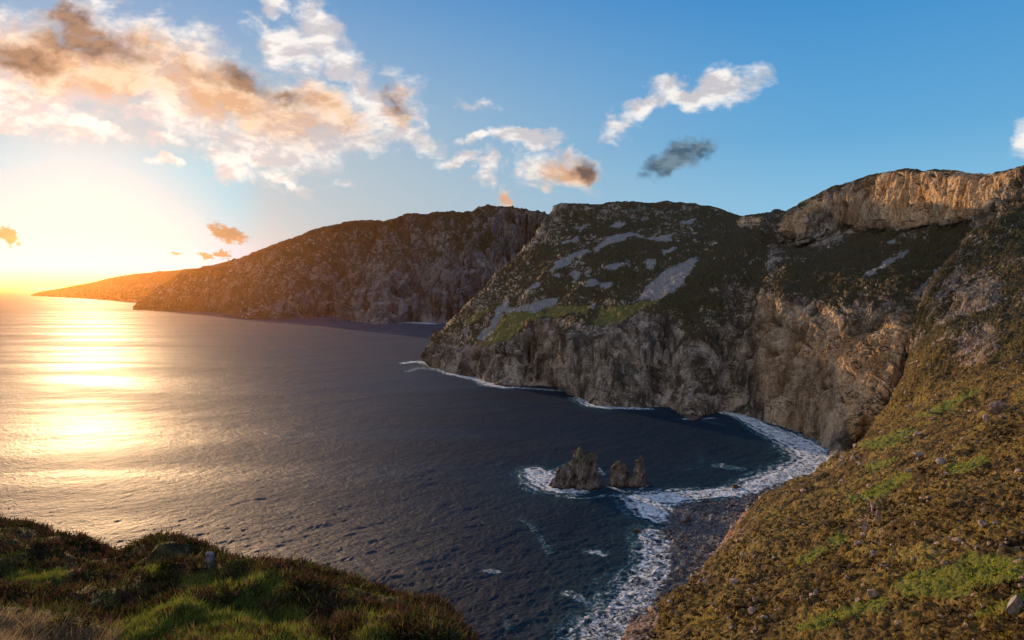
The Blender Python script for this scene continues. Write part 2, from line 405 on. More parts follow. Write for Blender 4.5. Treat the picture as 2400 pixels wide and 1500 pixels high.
def maskB(px, py, G, N, tu, tv):
    tvv = tv[:, None]+0*px
    rock = 0.25+0.5*sstep(3.9, 1.8, tvv)*sstep(520, 800, px)+0.22*sstep(1080, 1150, px)*sstep(560, 500, py)
    rock = rock+0.3*polys(px, py, [c5([(170,560),(330,400),(560,480),(600,560),(460,640),(200,800),(120,760)])], 6)
    rock -= 0.35*sstep(4.4, 5, tvv)
    rock = rock+0.15*perlin(px/40, py/60, 0)
    return np.stack([np.clip(rock, 0, 1), 0.15*sstep(520, 400, px), 0*px, 0*px], -1)
def jag(G, tv):
    px, py = image_px(G[..., 0], G[..., 1], G[..., 2]); k = sstep(1095, 1120, px)*sstep(1330, 1290, px)*sstep(4.6, 5.8, tv)[:, None]*sstep(8, 6.6, tv)[:, None]
    x = G[..., 0]; G[..., 2] += k*(34*(ridged(x/70, 0*x, 0*x+3, 3)-.35)); return G
build_land('far_mountain', ctrlB, M_far, 0.5, 0.55,
    lambda G, N, tu, tv: jag(disp_cliff(G, N, tu, tv, 5, 1.7, 0.55), tv), maskB)

# --- the great sea cliffs
C = [
 [(1052,822),(1060,800,1900),(1065,775,1950),(1110,745,2000),(1185,665,2050),(1265,575,2100),(1320,500,2150)],
 [(1032,835),(1035,812,1640),(1040,782,1680),(1095,735,1780),(1178,650,1860),(1260,565,1930),(1312,488,2000)],
 [(1015,857),(1018,825,1475),(1030,788,1500),(1088,726,1600),(1170,640,1700),(1252,558,1790),(1308,478,1850)],
 [(1060,876),(1068,840,1350),(1078,805,1380),(1130,730,1500),(1200,640,1630),(1275,555,1750),(1322,476,1850)],
 [(1120,888),(1125,842,1275),(1132,805,1300),(1180,730,1420),(1240,640,1570),(1300,555,1710),(1345,477,1850)],
 [(1190,908),(1200,850,1180),(1208,790,1215),(1250,720,1330),(1300,630,1490),(1350,555,1660),(1400,479,1850)],
 [(1265,905),(1262,850,1180),(1262,775,1205),(1300,710,1310),(1345,625,1470),(1390,552,1650),(1435,476,1850)],
 [(1330,917),(1320,850,1120),(1312,765,1155),(1350,700,1270),(1390,620,1430),(1430,550,1620),(1475,474,1850)],
 [(1365,935),(1358,860,1050),(1350,775,1095),(1388,705,1230),(1425,620,1410),(1465,550,1610),(1510,474,1860)],
 [(1400,952),(1398,870,1000),(1392,778,1060),(1420,710,1200),(1460,620,1400),(1500,550,1600),(1545,474,1880)],
 [(1470,957),(1478,870,990),(1480,765,1050),(1510,690,1170),(1550,615,1350),(1585,550,1560),(1610,477,1880)],
 [(1560,957),(1568,880,985),(1575,745,1050),(1600,680,1130),(1620,620,1270),(1650,560,1480),(1690,491,1850)],
 [(1620,978),(1635,880,940),(1655,760,1020),(1680,690,1100),(1700,620,1230),(1718,560,1420),(1738,505,1750)],
 [(1690,967),(1702,880,960),(1725,745,1040),(1750,680,1120),(1765,620,1230),(1775,560,1400),(1785,500,1700)],
 [(1740,975),(1760,870,930),(1785,695,990),(1802,655,1080),(1812,615,1220),(1820,570,1500),(1822,489,1800)],
 [(1790,990),(1815,865,880),(1835,690,950),(1845,650,1050),(1850,610,1200),(1835,568,1560),(1852,492,1700)],
 [(1840,1003),(1870,860,845),(1895,695,920),(1900,650,1020),(1900,610,1170),(1880,575,1480),(1905,462,1560)],
 [(1890,1022),(1930,870,795),(1960,715,860),(1968,650,980),(1970,600,1150),(1960,545,1420),(1970,432,1480)],
 [(1930,1052),(1990,880,750),(2045,720,800),(2060,650,930),(2070,590,1130),(2050,530,1345),(2075,403,1372)],
 [(1965,1080),(2055,900,700),(2120,720,762),(2140,650,890),(2160,590,1060),(2160,532,1185),(2200,401,1198)],
 [(2060,1082),(2130,930,690),(2190,740,770),(2205,660,870),(2235,590,990),(2270,520,1040),(2325,406,1045)],
 [(2250,1082),(2300,950,680),(2330,760,730),(2330,680,800),(2350,590,880),(2375,480,910),(2400,392,925)],
 [(2480,1082),(2520,950,670),(2540,760,710),(2540,680,760),(2550,590,800),(2570,470,820),(2590,365,830)]]
def colC(c):
    r = col(c); a, b_ = np.array(r[6]), np.array(r[7])   # wall foot -> wall top: keep the face upright
    return r[:7]+[tuple(a+(b_-a)*(.10 if c[5][0] >= 1870 else .4))]+r[7:]
ctrlC = transpose([colC(c) for c in C])
SCREE = [c5(p) for p in (
 [(970,570),(1060,490),(1180,430),(1290,390),(1290,420),(1200,455),(1100,545),(1060,560)],
 [(1310,410),(1400,335),(1520,290),(1600,275),(1700,330),(1860,295),(1880,330),(1750,355),(1620,300),(1520,345),(1420,380),(1330,418)],
 [(1165,580),(1190,540),(1235,570),(1222,625),(1190,655)], [(1230,672),(1300,595),(1360,640),(1465,635),(1450,675),(1330,662)],
 [(1385,520),(1480,515),(1585,475),(1575,505),(1480,545),(1400,552)],
 [(1540,780),(1650,740),(1720,620),(1830,540),(1950,500),(2090,455),(2010,520),(1980,620),(1900,680),(1830,742),(1700,762)],
 [(610,870),(720,770),(760,810),(850,795),(960,755),(1085,755),(1060,792),(900,855),(700,845),(650,930),(600,1000),(560,1045),(490,1035),(560,960)],
 [(1680,490),(1785,465),(1745,545),(1700,530)], [(1790,410),(1905,380),(1890,420),(1810,455)],
 [(1170,250),(1210,235),(1310,240),(1220,285)], [(1070,360),(1210,315),(1230,330),(1110,365)], [(1880,235),(2050,170),(2090,190),(2000,225)],
 [(830,710),(905,645),(965,628),(940,670),(850,725)], [(1020,575),(1090,580),(1085,605),(1010,590)], [(1240,575),(1300,545),(1305,575),(1250,590)],
 [(1275,770),(1340,780),(1350,830),(1320,830)], [(700,755),(760,715),(660,840),(640,840)],[(1440,250),(1500,200),(1560,225),(1480,260)],[(1640,200),(1700,180),(1690,205)])]
SCREE += [c6([(300,500),(370,462),(340,495)]), c6([(990,385),(1050,372),(1040,400),(1000,402)]), c6([(870,560),(1000,480),(1120,420),(1090,450),(980,520),(900,560)]),
          c6([(0,480),(80,460),(30,560),(0,600)]), c6([(1130,640),(1230,530),(1310,465),(1320,475),(1210,580),(1150,650)]), c6([(1380,390),(1420,340),(1440,350),(1400,400)])]
GREEN = [c5([(1310,942),(1350,880),(1400,815),(1600,785),(1790,755),(1700,812),(1580,865),(1480,925),(1400,938)]),
         c5([(975,870),(1000,805),(1150,785),(1310,810),(1290,855),(1180,842),(1050,885)]),
         c5([(480,1060),(560,1050),(650,920),(720,850),(960,845),(980,870),(850,930),(760,1040),(560,1085)]),
         c5([(420,900),(560,820),(610,820),(520,900),(430,940)])]
ROCK = [c6(p) for p in (
 [(700,165),(870,90),(1000,40),(1590,55),(1667,25),(1750,20),(1720,210),(1500,310),(1440,330),(1400,300),(1190,300),(1110,322),(980,325),(860,332),(720,270)],
 [(455,330),(500,260),(700,165),(740,180),(720,270),(790,360),(700,445),(640,445),(600,350),(520,420),(430,560),(405,450)],
 [(262,292),(285,258),(380,270),(378,335),(270,315)],
 [(380,640),(470,635),(560,700),(700,690),(800,760),(900,680),(1000,640),(1090,720),(1110,800),(1090,1000),(1030,1150),(950,1260),(850,1400),(770,1460),(640,1370),(420,1290),(150,1210),(280,1150),(310,900)],
 [(-400,800),(-100,750),(0,830),(130,900),(230,1000),(260,1150),(150,1230),(-400,1220)],
 [(1160,610),(1300,560),(1500,510),(1530,660),(1250,700)])]
ROCK += [c5([(180,1240),(260,980),(330,1080),(480,1080),(560,1100),(760,1050),(980,880),(1100,900),(1300,950),(1480,930),(1700,830),(1800,900),(1900,1500),(1300,1480),(1200,1400),(720,1370)]),
         c5([(880,380),(1060,90),(1110,85),(1100,140),(1000,270),(900,400)])]
OCHRE = [c6(p) for p in (
 [(860,100),(1000,42),(1590,58),(1640,60),(1500,160),(1440,260),(1190,300),(1110,318),(1000,315),(930,200)],
 [(455,330),(500,260),(700,165),(700,200),(600,270),(580,350),(500,350)], [(262,292),(285,258),(380,270),(378,335),(270,315)],
 [(780,830),(860,880),(1000,780),(1095,735),(1060,1000),(960,1270),(850,1400),(790,1250),(740,1000)],
 [(540,880),(660,860),(740,900),(720,1000),(600,960)], [(660,700),(740,710),(770,790),(690,780)])]
DARKV = [c6([(60,470),(260,330),(420,340),(410,560),(380,640),(200,560),(140,900),(20,900),(0,640)]), c6([(830,345),(1100,330),(1390,310),(1380,400),(1200,560),(1130,640),(1000,600),(700,680),(450,640),(520,520),(720,450)]),
         c5([(1290,420),(1560,320),(1740,360),(1800,440),(1680,480),(1400,500),(1230,540)]), c5([(1480,560),(1700,560),(1640,700),(1350,760),(1000,740),(1050,640),(1470,700)]), c5([(1800,780),(1980,640),(2230,640),(2240,900),(1900,850)])]
OCHRE2 = [c6([(380,640),(560,700),(780,830),(800,1300),(640,1370),(420,1290),(340,900)]), c6([(700,200),(870,100),(1000,300),(860,330),(760,300)])]
def maskC(px, py, G, N, tu, tv):
    x, y, z = G[..., 0], G[..., 1], G[..., 2]
    w1 = 9*fbm(x/30, y/30, z/30, 4); w2 = 6*fbm(x/30+50, y/30, z/30, 4)
    qx, qy = px+w1, py+w2
    N2 = normals(G); st = 1-np.abs(N2[..., 2])
    rk = np.full(px.shape, 0.21)+0.26*fbm(x/130, y/130, z/90, 3)-.22*polys(qx, qy, DARKV, 10)+0.33*polys(qx, qy, ROCK, 4)+0.10*sstep(.4, .8, st)
    low = sstep(3.3, 2.8, tv[:, None]+0*px); rk = rk+0.12*low
    rk = rk+0.12*sstep(0, .5, perlin(x/70, y/70, z/70))
    rk = rk-0.3*sstep(-.0, 1, (tv[:, None] > 8.2).astype(float))
    sc_ = polys(qx, qy, SCREE, 5)
    gr = polys(qx, qy, GREEN, 2)
    oc = np.maximum(polys(qx, qy, OCHRE, 5), .5*polys(qx, qy, OCHRE2, 10))
    rk = rk*(1-.8*gr)
    return np.stack([np.clip(rk, 0, 1), gr, sc_, np.clip(oc, 0, 1)], -1)
_, GC, MC = build_land('cliff_mountain', ctrlC, M_mtn, 0.62, 0.62,
    lambda G, N, tu, tv: disp_cliff(G, N, tu, tv, 8, 1.0, 1.0, 7), maskC)

# --- the near right-hand slope. rows run near -> far, columns from the lip to the upper right
E = [
 [(1380,1800,110),(1500,1800,90),(1700,1800,75),(1950,1800,60),(2250,1800,48),(2700,1800,38)],
 [(1462,1500,215),(1545,1495,190),(1720,1500,150),(1950,1500,115),(2250,1500,85),(2700,1500,66)],
 [(1500,1440,250),(1560,1418,228),(1720,1410,190),(1950,1380,155),(2250,1350,120),(2700,1300,95)],
 [(1610,1382,300),(1650,1345,283),(1760,1310,250),(1980,1260,205),(2270,1200,165),(2720,1120,135)],
 [(1690,1310,360),(1720,1270,340),(1810,1225,305),(2020,1160,265),(2300,1090,225),(2740,960,190)],
 [(1740,1200,440),(1770,1170,425),(1860,1145,390),(2050,1080,350),(2320,1000,300),(2740,860,260)],
 [(1850,1140,520),(1880,1115,505),(1960,1080,480),(2080,1010,440),(2330,920,390),(2740,760,340)],
 [(1960,1092,600),(1985,1065,590),(2030,1015,565),(2110,950,530),(2340,830,470),(2740,670,420)],
 [(2035,1030,640),(2050,995,630),(2085,930,610),(2150,850,580),(2350,730,540),(2740,580,500)],
 [(2085,960,670),(2100,900,665),(2125,830,655),(2180,760,640),(2360,640,610),(2740,520,570)],
 [(2115,860,695),(2135,760,700),(2165,690,700),(2230,640,700),(2390,560,690),(2740,460,640)],
 [(2120,800,720),(2142,715,740),(2200,630,760),(2280,545,770),(2400,475,760),(2740,400,700)]]
ctrlE = []
for i, r in enumerate(E):
    pts = [P(*q) for q in r]; l = pts[0]
    foot = (l[0]-(16 if i < 5 else 8), l[1]+4, min(l[2]*.25+1, l[2])); low = (l[0]-(24 if i < 5 else 12), l[1]+8, -8)
    last = pts[-1]; ctrlE.append([low, foot]+pts+[(last[0]+160, last[1]-20, last[2]+40)])
last = ctrlE[-1]; ctrlE.append([(p[0]+12, p[1]+45, max(p[2]-50, -9)) for p in last]); ctrlE.append([(p[0]+10, p[1]+120, max(p[2]-130, -9)) for p in last])
def dispE(G, N, tu, tv):
    x, y, z = G[..., 0], G[..., 1], G[..., 2]
    st = sstep(.45, .8, 1-np.abs(N[..., 2])); far = sstep(100, 600, y)
    d = 4*fbm(x/70, y/70, z/70, 4)+(2.4+2.6*far)*(ridged(x/26, y/26, z/30, 4, .6)-.35)+1.35*ridged(x/5, y/5, z/5, 3)*(1-far*.5)+(0.45)*fbm(x/2.2, y/2.2, z/2.2, 3)
    d = d+st*6*(ridged(x/22, y/22, z/60, 4)-.3)+far*7*(ridged(x/60, y/60, z/90, 4)-.3)
    k = sstep(0.5, 2.0, tu[None, :])
    return G+N*(d*(0.3+0.7*k))[..., None]
EG = [c4([(1620,590),(1700,560),(1850,510),(1910,520),(1850,560),(1700,600)]), c4([(1780,1240),(1880,1180),(2050,1160),(2150,1090),(2300,1110),(2400,1150),(2400,1220),(2200,1240),(2100,1300),(1950,1290),(1830,1310)]),
      c4([(1300,1450),(1420,1400),(1560,1360),(1640,1330),(1760,1310),(1730,1360),(1600,1390),(1450,1450),(1350,1460)]), c4([(1560,850),(1700,790),(1880,700),(1860,750),(1740,810),(1600,860)]),
      c4([(2150,1380),(2400,1280),(2400,1310),(2250,1370),(2180,1400)]), c4([(1650,680),(1800,640),(1820,660),(1700,710)]), c4([(2050,680),(2200,640),(2260,640),(2150,700),(2050,720)]),
      c6([(1560,470),(1667,420),(1667,470),(1590,490)]), c6([(1600,270),(1667,240),(1667,300),(1580,300)]), c6([(1120,1250),(1300,1160),(1480,1090),(1400,1150),(1200,1240)]),
      c4([(1460,1030),(1540,990),(1560,1040),(1500,1070)]), c4([(1330,1130),(1440,1050),(1480,1070),(1370,1150)])]
ER = [c6([(1160,610),(1300,560),(1500,510),(1530,680),(1400,760),(1250,800),(1180,760)]), c6([(1120,700),(1180,800),(1120,900),(1080,760)]), c4([(1600,890),(1690,840),(1750,980),(1740,1070),(1640,1050)]),
      c4([(520,1430),(560,1370),(680,1330),(700,1500),(500,1520)]), c4([(800,1280),(860,1200),(960,1140),(940,1180),(860,1260),(810,1290)]), c4([(1000,1000),(1060,970),(1130,960),(1080,1060),(1010,1080)]), c4([(1480,620),(1560,620),(1660,640),(1540,680),(1500,700)]),
      c4([(1380,740),(1450,690),(1520,690),(1500,720),(1420,760)]), c6([(1300,840),(1500,760),(1560,860),(1500,1000),(1350,1000)])]
def maskE(px, py, G, N, tu, tv):
    x, y, z = G[..., 0], G[..., 1], G[..., 2]
    w1 = 14*fbm(x/20, y/20, z/20, 4); w2 = 10*fbm(x/20+50, y/20, z/20, 4)
    gr = polys(px+w1, py+w2, EG, 3); rk = 0.07+0.27*polys(px+w1*1.5, py+w2*1.5, ER, 12)
    rk = rk+.5*polys(px+w1, py+w2, [c4([(500,1420),(560,1350),(690,1300),(690,1400),(620,1520),(480,1520)])], 3); cl = (sstep(2.3, 1.8, tu[None, :])+0*px); rk = np.maximum(rk, 0.75*cl)
    up = sstep(960, 720, py)
    rk = rk+up*(.20+.35*fbm(x/45, y/45, z/45, 3))
    return np.stack([np.clip(rk, 0, 1), gr, up, cl], -1)
def heather_material(name, sc=1.0, rocky=True):
    m, b, p = newmat(name)
    ge = b.n.new('ShaderNodeNewGeometry'); pos = ge.outputs['Position']
    at = b.attr('mask'); s = b.n.new('ShaderNodeSeparateColor'); b.l.new(at.outputs['Color'], s.inputs[0]); R, G, B = s.outputs; A = at.outputs['Alpha']
    n1 = b.noise(pos, 0.05*sc, 8, 0.6, .5); n2 = b.noise(pos, 0.45*sc, 8, 0.72, .4); n3 = b.noise(pos, 2.0*sc, 6, 0.7)
    n5 = b.noise(b.v('MULTIPLY', pos, (1, 1, .4)), 0.12, 9, 0.72, .8)
    c = b.ramp(b.m('ADD', b.m('MULTIPLY', n2, .75), b.m('MULTIPLY', b.m('SUBTRACT', n1, .25), .5)), [(.34, (.014, .009, .004)), (.46, (.065, .042, .014)), (.55, (.18, .125, .032)), (.69, (.36, .28, .07))])
    g = b.mix(b.rng(n3, .35, .7), (.07, .09, .014), (.24, .27, .045))
    fg = b.rng(b.m('ADD', b.m('ADD', G, b.m('MULTIPLY', b.m('SUBTRACT', n1, .42), 1.7)), b.m('MULTIPLY', b.m('SUBTRACT', n2, .5), .6)), .3, .75)
    c = b.mix(b.m('MULTIPLY', fg, .85), c, g)
    c = b.mix(B, c, b.mix(b.rng(n2, .38, .66), (.02, .018, .009), (.085, .07, .028)))
    rock = b.mix(b.rng(n5, .38, .62), (.09, .06, .045), (.42, .29, .22)); rock = b.mix(B, rock, b.mix(b.rng(n5, .4, .65), (.05, .042, .036), (.30, .26, .22))); rock = b.mix(b.m('MULTIPLY', b.rng(n2, .52, .4), .7), rock, (.05, .035, .03))
    rock = b.mix(b.m('MULTIPLY', A, .6), rock, b.mix(b.rng(n5, .4, .6), (.16, .08, .045), (.45, .27, .16)))
    rk = b.m('ADD', b.m('ADD', R, b.m('MULTIPLY', b.m('SUBTRACT', n5, .5), 1.2)), b.m('MULTIPLY', b.m('SUBTRACT', n2, .5), 1.0))
    c = b.mix(b.rng(rk, .36, .52), c, rock)
    b.l.new(c, p.inputs['Base Color'])
    bump(b, p, b.m('ADD', n2, b.m('MULTIPLY', n3, .3)), 1.0, 1.2/sc)
    return m
M_hea = heather_material('heather_slope')
_, GE, ME = build_land('heather_hillside', ctrlE, M_hea, 0.62, 0.62, dispE, maskE)

# ------------------------------------------------------------------ the sea
FOAM = [  # polylines of image pixels cast onto the water, with half-widths in metres and strength
 ([(1690,966),(1740,978),(1800,1008),(1860,1034),(1905,1062),(1928,1082),(1895,1102),(1830,1122),(1770,1143),(1725,1160)], [6,9,13,18,20,19,18,15,12,9], 1.0),
 ([(1740,1150),(1680,1160),(1600,1165),(1540,1172),(1505,1172),(1530,1200),(1550,1222)], [7,9,11,14,12,13,7], 1.0),
 ([(1490,1170),(1420,1164),(1385,1172),(1330,1170)], [2.5,2,2,1.5], .8),
 ([(1525,1255),(1545,1290),(1535,1330),(1510,1370),(1490,1410),(1455,1450),(1400,1500)], [9,12,10,11,11,12,12], .92),
 ([(1250,1105),(1275,1118),(1300,1135),(1330,1150),(1360,1155)], [9,15,17,12,5], 1.0), ([(1300,1105),(1340,1085),(1400,1100),(1415,1115)], [4,4,4,3], .8),
 ([(1425,1145),(1460,1155),(1500,1152),(1518,1138)], [2,2.5,2.5,2], .8),
 ([(1370,935),(1400,952),(1430,958)], [14,13,6], 1.0), ([(1450,958),(1520,960)], [6,5], 1.0), ([(1605,984),(1670,982)], [4,4], 1.0),
 ([(945,852),(975,848),(1010,852),(1030,862),(1060,877),(1120,890),(1160,903),(1190,909)], [8,10,14,15,11,9,16,10], 1.0), ([(955,872),(985,862),(1015,868)], [6,8,8], .8),
 ([(1190,908),(1330,918)], [5.5,5], .9), ([(925,757),(960,755),(1010,759)], [30,45,30], .95), ([(800,744),(830,743)], [20,20], .7), ([(1020,800),(1032,835)], [10,10], .6), ([(560,748),(620,751)], [14,14], .6),
 ([(1385,1298),(1400,1300),(1412,1306)], [4,5,3], .95), ([(1325,1395),(1345,1400),(1360,1410)], [3,4,3], .85), ([(1215,1220),(1240,1230),(1260,1255),(1290,1300)], [3,2.5,2.5,2.5], .65),
 ([(1140,1343),(1160,1345)], [3,3], .8), ([(1690,1095),(1730,1102)], [6,5], .8), ([(1600,1105),(1640,1100)], [2,2], .6), ([(1480,1390),(1430,1470),(1380,1495)], [14,12,12], .75),
 ([(1300,1490),(1360,1480)], [4,4], .6), ([(1640,1070),(1650,1110)], [3,3], .5), ([(1185,1460),(1195,1480)], [2,2], .6), ([(1640,985),(1700,1000)], [4,4], .6)]
def build_sea():
    pys = np.concatenate([np.array([673.6, 674.5, 676, 678]), np.arange(680, 1010, 1.25), np.arange(1010, 1560, 1.7), np.array([1650, 1900, 2600])])
    rr = H*F/(pys-672.0)
    ta = np.concatenate([np.linspace(-math.pi, -0.80, 40)[:-1], np.arctan(np.linspace(-0.86, 0.88, 1250)), np.linspace(0.86, math.pi, 40)[1:-1]])
    ta = np.unique(ta); A, Rr = np.meshgrid(ta, rr)
    Yf = Rr/np.maximum(np.cos(A), 0.35)*np.where(np.abs(A) < 1.2, np.cos(A), 0.35)
    Rad = np.where(np.abs(A) < 0.9, Rr/np.cos(np.clip(A, -.9, .9)), Rr/np.cos(.9))
    x = Rad*np.sin(A); y = Rad*np.cos(A)
    cell = Rr*Rr/(H*F)*1.5
    def wave(L, amp, ang, st, seed):
        c, s = math.cos(ang), math.sin(ang); u = (x*c+y*s)/L; v = (-x*s+y*c)/(L*st)
        f = sstep(1.0, 0.35, cell/L)
        w_ = .6*perlin(x/(L*3), y/(L*3), np.full_like(u, seed*1.3))
        return amp*f*(.9-1.8*np.abs(perlin(u+w_, v, np.full_like(u, seed*3.7))))
    z = wave(150, .9, 2.2, 4, 1)+wave(60, .3, 2.35, 3.0, 2)+wave(26, .30, 2.1, 3.0, 3)+wave(13, .25, 2.4, 2.6, 4)+wave(7, .28, 2.0, 2.2, 5)+wave(4, .22, 2.5, 2.0, 6)+wave(2.4, .13, 2.2, 2.0, 7)
    foam = np.zeros_like(x); wide = np.zeros_like(x)
    for pts, ws, stg in FOAM:
        W_ = [SEA(*p) for p in pts]
        for k in range(len(pts)-1):
            ax, ay, _ = W_[k]; bx, by, _ = W_[k+1]; dx, dy = bx-ax, by-ay
            t = np.clip(((x-ax)*dx+(y-ay)*dy)/(dx*dx+dy*dy), 0, 1); d = np.hypot(x-ax-t*dx, y-ay-t*dy); w = (ws[k]+(ws[k+1]-ws[k])*t)*(1.5 if ws[k] > 5 else 1.15)
            lace = .82+.30*np.cos(d*2*math.pi/8.5+4*perlin(x/22, y/22, 0*x))*sstep(.25, .7, d/w)
            foam = np.maximum(foam, stg*stg*np.clip(1.42-d/w*0.85, 0, 1)*lace); wide = np.maximum(wide, np.clip(1-d/(w*3.2+6), 0, 1)*min(1, .3+ws[k]/14))
    fr = (foam > .3); z = z+fr*0.35*np.clip(fbm(x/3, y/3, 0*x, 3)+.3, 0, 1)*sstep(1500, 900, y)
    m, b, p = newmat('sea_water')
    ge = b.n.new('ShaderNodeNewGeometry'); pos = ge.outputs['Position']
    dist = b.v('LENGTH', pos, out=1)
    at = b.attr('foam'); s = b.n.new('ShaderNodeSeparateColor'); b.l.new(at.outputs['Color'], s.inputs[0]); Fm, Wd, _ = s.outputs
    mp = b.n.new('ShaderNodeMapping'); b.l.new(pos, mp.inputs[0]); mp.inputs[2].default_value = (0, 0, rad(-42)); mp.inputs[3].default_value = (.45, 1, 1)
    r1 = b.noise(mp.outputs[0], 0.5, 6, .62, 0); r2 = b.noise(mp.outputs[0], 0.045, 5, .6, .4)
    mp2 = b.n.new('ShaderNodeMapping'); b.l.new(pos, mp2.inputs[0]); mp2.inputs[2].default_value = (0, 0, rad(8)); mp2.inputs[3].default_value = (.16, 1, 1)
    r3 = b.noise(mp2.outputs[0], 0.006, 4, .6, .6)
    f1 = b.noise(pos, 0.16, 9, .75, 1.5); f2 = b.noise(pos, 0.6, 7, .7, 1.0)
    ff = b.m('ADD', b.m('ADD', Fm, b.m('MULTIPLY', b.m('SUBTRACT', f1, .5), 2.6)), b.m('MULTIPLY', b.m('SUBTRACT', f2, .5), 1.2))
    ff = b.m('MULTIPLY', b.rng(ff, .50, .92), b.rng(Fm, .05, .3))
    base = b.mix(b.m('MULTIPLY', b.m('MULTIPLY', Wd, .6), b.rng(f1, .35, .7)), (.007, .018, .032), (.015, .085, .11))
    base = b.mix(b.m('MULTIPLY', b.rng(Fm, .1, .6), b.rng(f1, .4, .7)), base, (.08, .28, .34))
    colr = b.mix(ff, base, (.80, .86, .88))
    b.l.new(colr, p.inputs['Base Color'])
    p.inputs['IOR'].default_value = 1.33; p.inputs['Specular IOR Level'].default_value = 0.16; p.inputs['Specular Tint'].default_value = (.70, .86, 1.0, 1)
    rg = b.rng(dist, 400, 6000, .50, .68, smooth=False); rg = b.m('ADD', rg, b.rng(r3, .4, .65, -.06, .08)); rg = b.mix(ff, rg, (.8, .8, .8))
    b.l.new(rg, p.inputs['Roughness'])
    h = b.m('ADD', b.m('MULTIPLY', r1, 1.6), b.m('MULTIPLY', r2, 2.2)); h = b.m('ADD', h, b.m('MULTIPLY', r3, b.rng(dist, 900, 6000, 2.0, 14.0)))
    h = b.m('ADD', h, b.m('MULTIPLY', ff, .5))
    bump(b, p, h, 1.0, 1.0)
    # reflected sky and dark cliffs painted into the colour: open water paler, cove darker
    px_ = b.m('ADD', b.xyz(pos)[0], b.m('MULTIPLY', b.m('SUBTRACT', r3, .5), 260)); sheen = b.rng(px_, 20, -260)
    body = b.mix(sheen, (.008, .014, .020), (.085, .105, .13))
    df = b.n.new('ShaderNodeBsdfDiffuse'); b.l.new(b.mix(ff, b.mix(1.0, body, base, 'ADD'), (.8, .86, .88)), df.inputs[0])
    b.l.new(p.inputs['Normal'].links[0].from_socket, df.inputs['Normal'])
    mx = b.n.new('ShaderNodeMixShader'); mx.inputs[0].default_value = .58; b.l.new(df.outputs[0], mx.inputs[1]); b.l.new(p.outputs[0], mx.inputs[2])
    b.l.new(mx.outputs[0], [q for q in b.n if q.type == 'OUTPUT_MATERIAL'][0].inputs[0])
    nv, nu = x.shape; V_ = np.stack([x, y, z], -1).reshape(-1, 3)
    f = grid_faces(nu, nv)
    o = mesh_obj('sea', V_, f[:, ::-1] if False else f, m, smooth=True, attrs={'foam': ('FLOAT_COLOR', np.stack([foam, wide, 0*x, 0*x+1], -1).reshape(-1, 4))})
    tag(o, kind='structure')
build_sea()

# ------------------------------------------------------------------ rocks
def rock_mat(name, A, B_, dark=(.03,.026,.024), sc=1.0, green=0.0):
    m, b, p = newmat(name)
    tc = b.n.new('ShaderNodeTexCoord'); pos = tc.outputs['Object']; ge = b.n.new('ShaderNodeNewGeometry')
    n2 = b.noise(b.v('MULTIPLY', pos, (1, 1, .5)), 0.22*sc, 9, .7, .8); n3 = b.noise(pos, 1.1*sc, 7, .75)
    c = b.mix(b.rng(n2, .36, .64), A, B_); c = b.mix(b.m('MULTIPLY', b.rng(n3, .54, .4), .8), c, dark)
    if green:
        z = b.xyz(pos)[2]; nz = b.xyz(ge.outputs['Normal'])[2]
        g = b.m('ADD', b.m('MULTIPLY', nz, .5), b.m('ADD', b.rng(z, green*.45, green, 0, .6), b.m('MULTIPLY', b.m('SUBTRACT', n2, .5), 1.6)))
        c = b.mix(b.rng(g, .72, 1.05), c, b.mix(n3, (.02, .04, .012), (.07, .11, .03)))
        c = b.mix(b.rng(z, 3.5, .8), c, (.012, .011, .011))
    b.l.new(c, p.inputs['Base Color']); bump(b, p, b.m('ADD', n2, b.m('MULTIPLY', n3, .5)), 1.0, 1.0/sc)
    return m
M_stack = rock_mat('sea_stack_rock', (.06,.052,.048), (.29,.25,.21), green=24)
M_wet = rock_mat('wet_rock', (.045,.035,.03), (.17,.12,.09))
M_pink = rock_mat('pale_rock', (.22,.15,.12), (.55,.42,.36), (.09,.06,.05), 3.0)
M_grey = rock_mat('grey_rock', (.20,.18,.17), (.46,.43,.41), (.07,.06,.06), 5.0)

def stack(name, cx, cy, lobes, R, label, cat, n=150, seed=0.0):
    """lobes: (dx, dy, rx, ry, height, sharpness, lean)"""
    g = np.linspace(-R, R, n); X, Y = np.meshgrid(g, g)
    wx = X+3.5*fbm(X/14+seed, Y/14, 0*X, 3); wy = Y+3.5*fbm(X/14+seed+30, Y/14, 0*X, 3)
    Z = np.full_like(X, -6.0)
    for dx, dy, rx, ry, h, sh in lobes:
        r = np.hypot((wx-dx)/rx, (wy-dy)/ry); Z = np.maximum(Z, -6+(h+6)*(1-np.clip(r, 0, 1)**sh))
    k = sstep(-6, 3, Z)
    Z = Z+k*(2.6*fbm(X/6+seed, Y/6, 0*X, 5)+4.2*(ridged(X/9, Y/9+seed, 0*X, 4)-.45))
    dX = k*(2.6*fbm(X/6, Y/6, Z/9+seed, 5)+Z*.06); dY = k*3.4*fbm(X/6+40, Y/6, Z/9+seed, 5)
    V_ = np.stack([X+dX, Y+dY, Z], -1).reshape(-1, 3)
    o = mesh_obj(name, V_, grid_faces(n, n), M_stack, loc=(cx, cy, 0)); return tag(o, label, cat)
sx, sy, _ = SEA(1352, 1140)
stack('sea_stack', sx, sy, [(6, 0, 12, 11, 30, 6), (-1, 1, 9, 9, 34, 3.2), (-11, -1, 16, 12, 20, 1.4), (13, -5, 7, 9, 15, 3), (3, -9, 12, 8, 9, 1.8)], 30,
      'tall dark sea stack with a mossy green top, white surf at its left foot', 'sea stack', seed=1.0)
sx, sy, _ = SEA(1472, 1140)
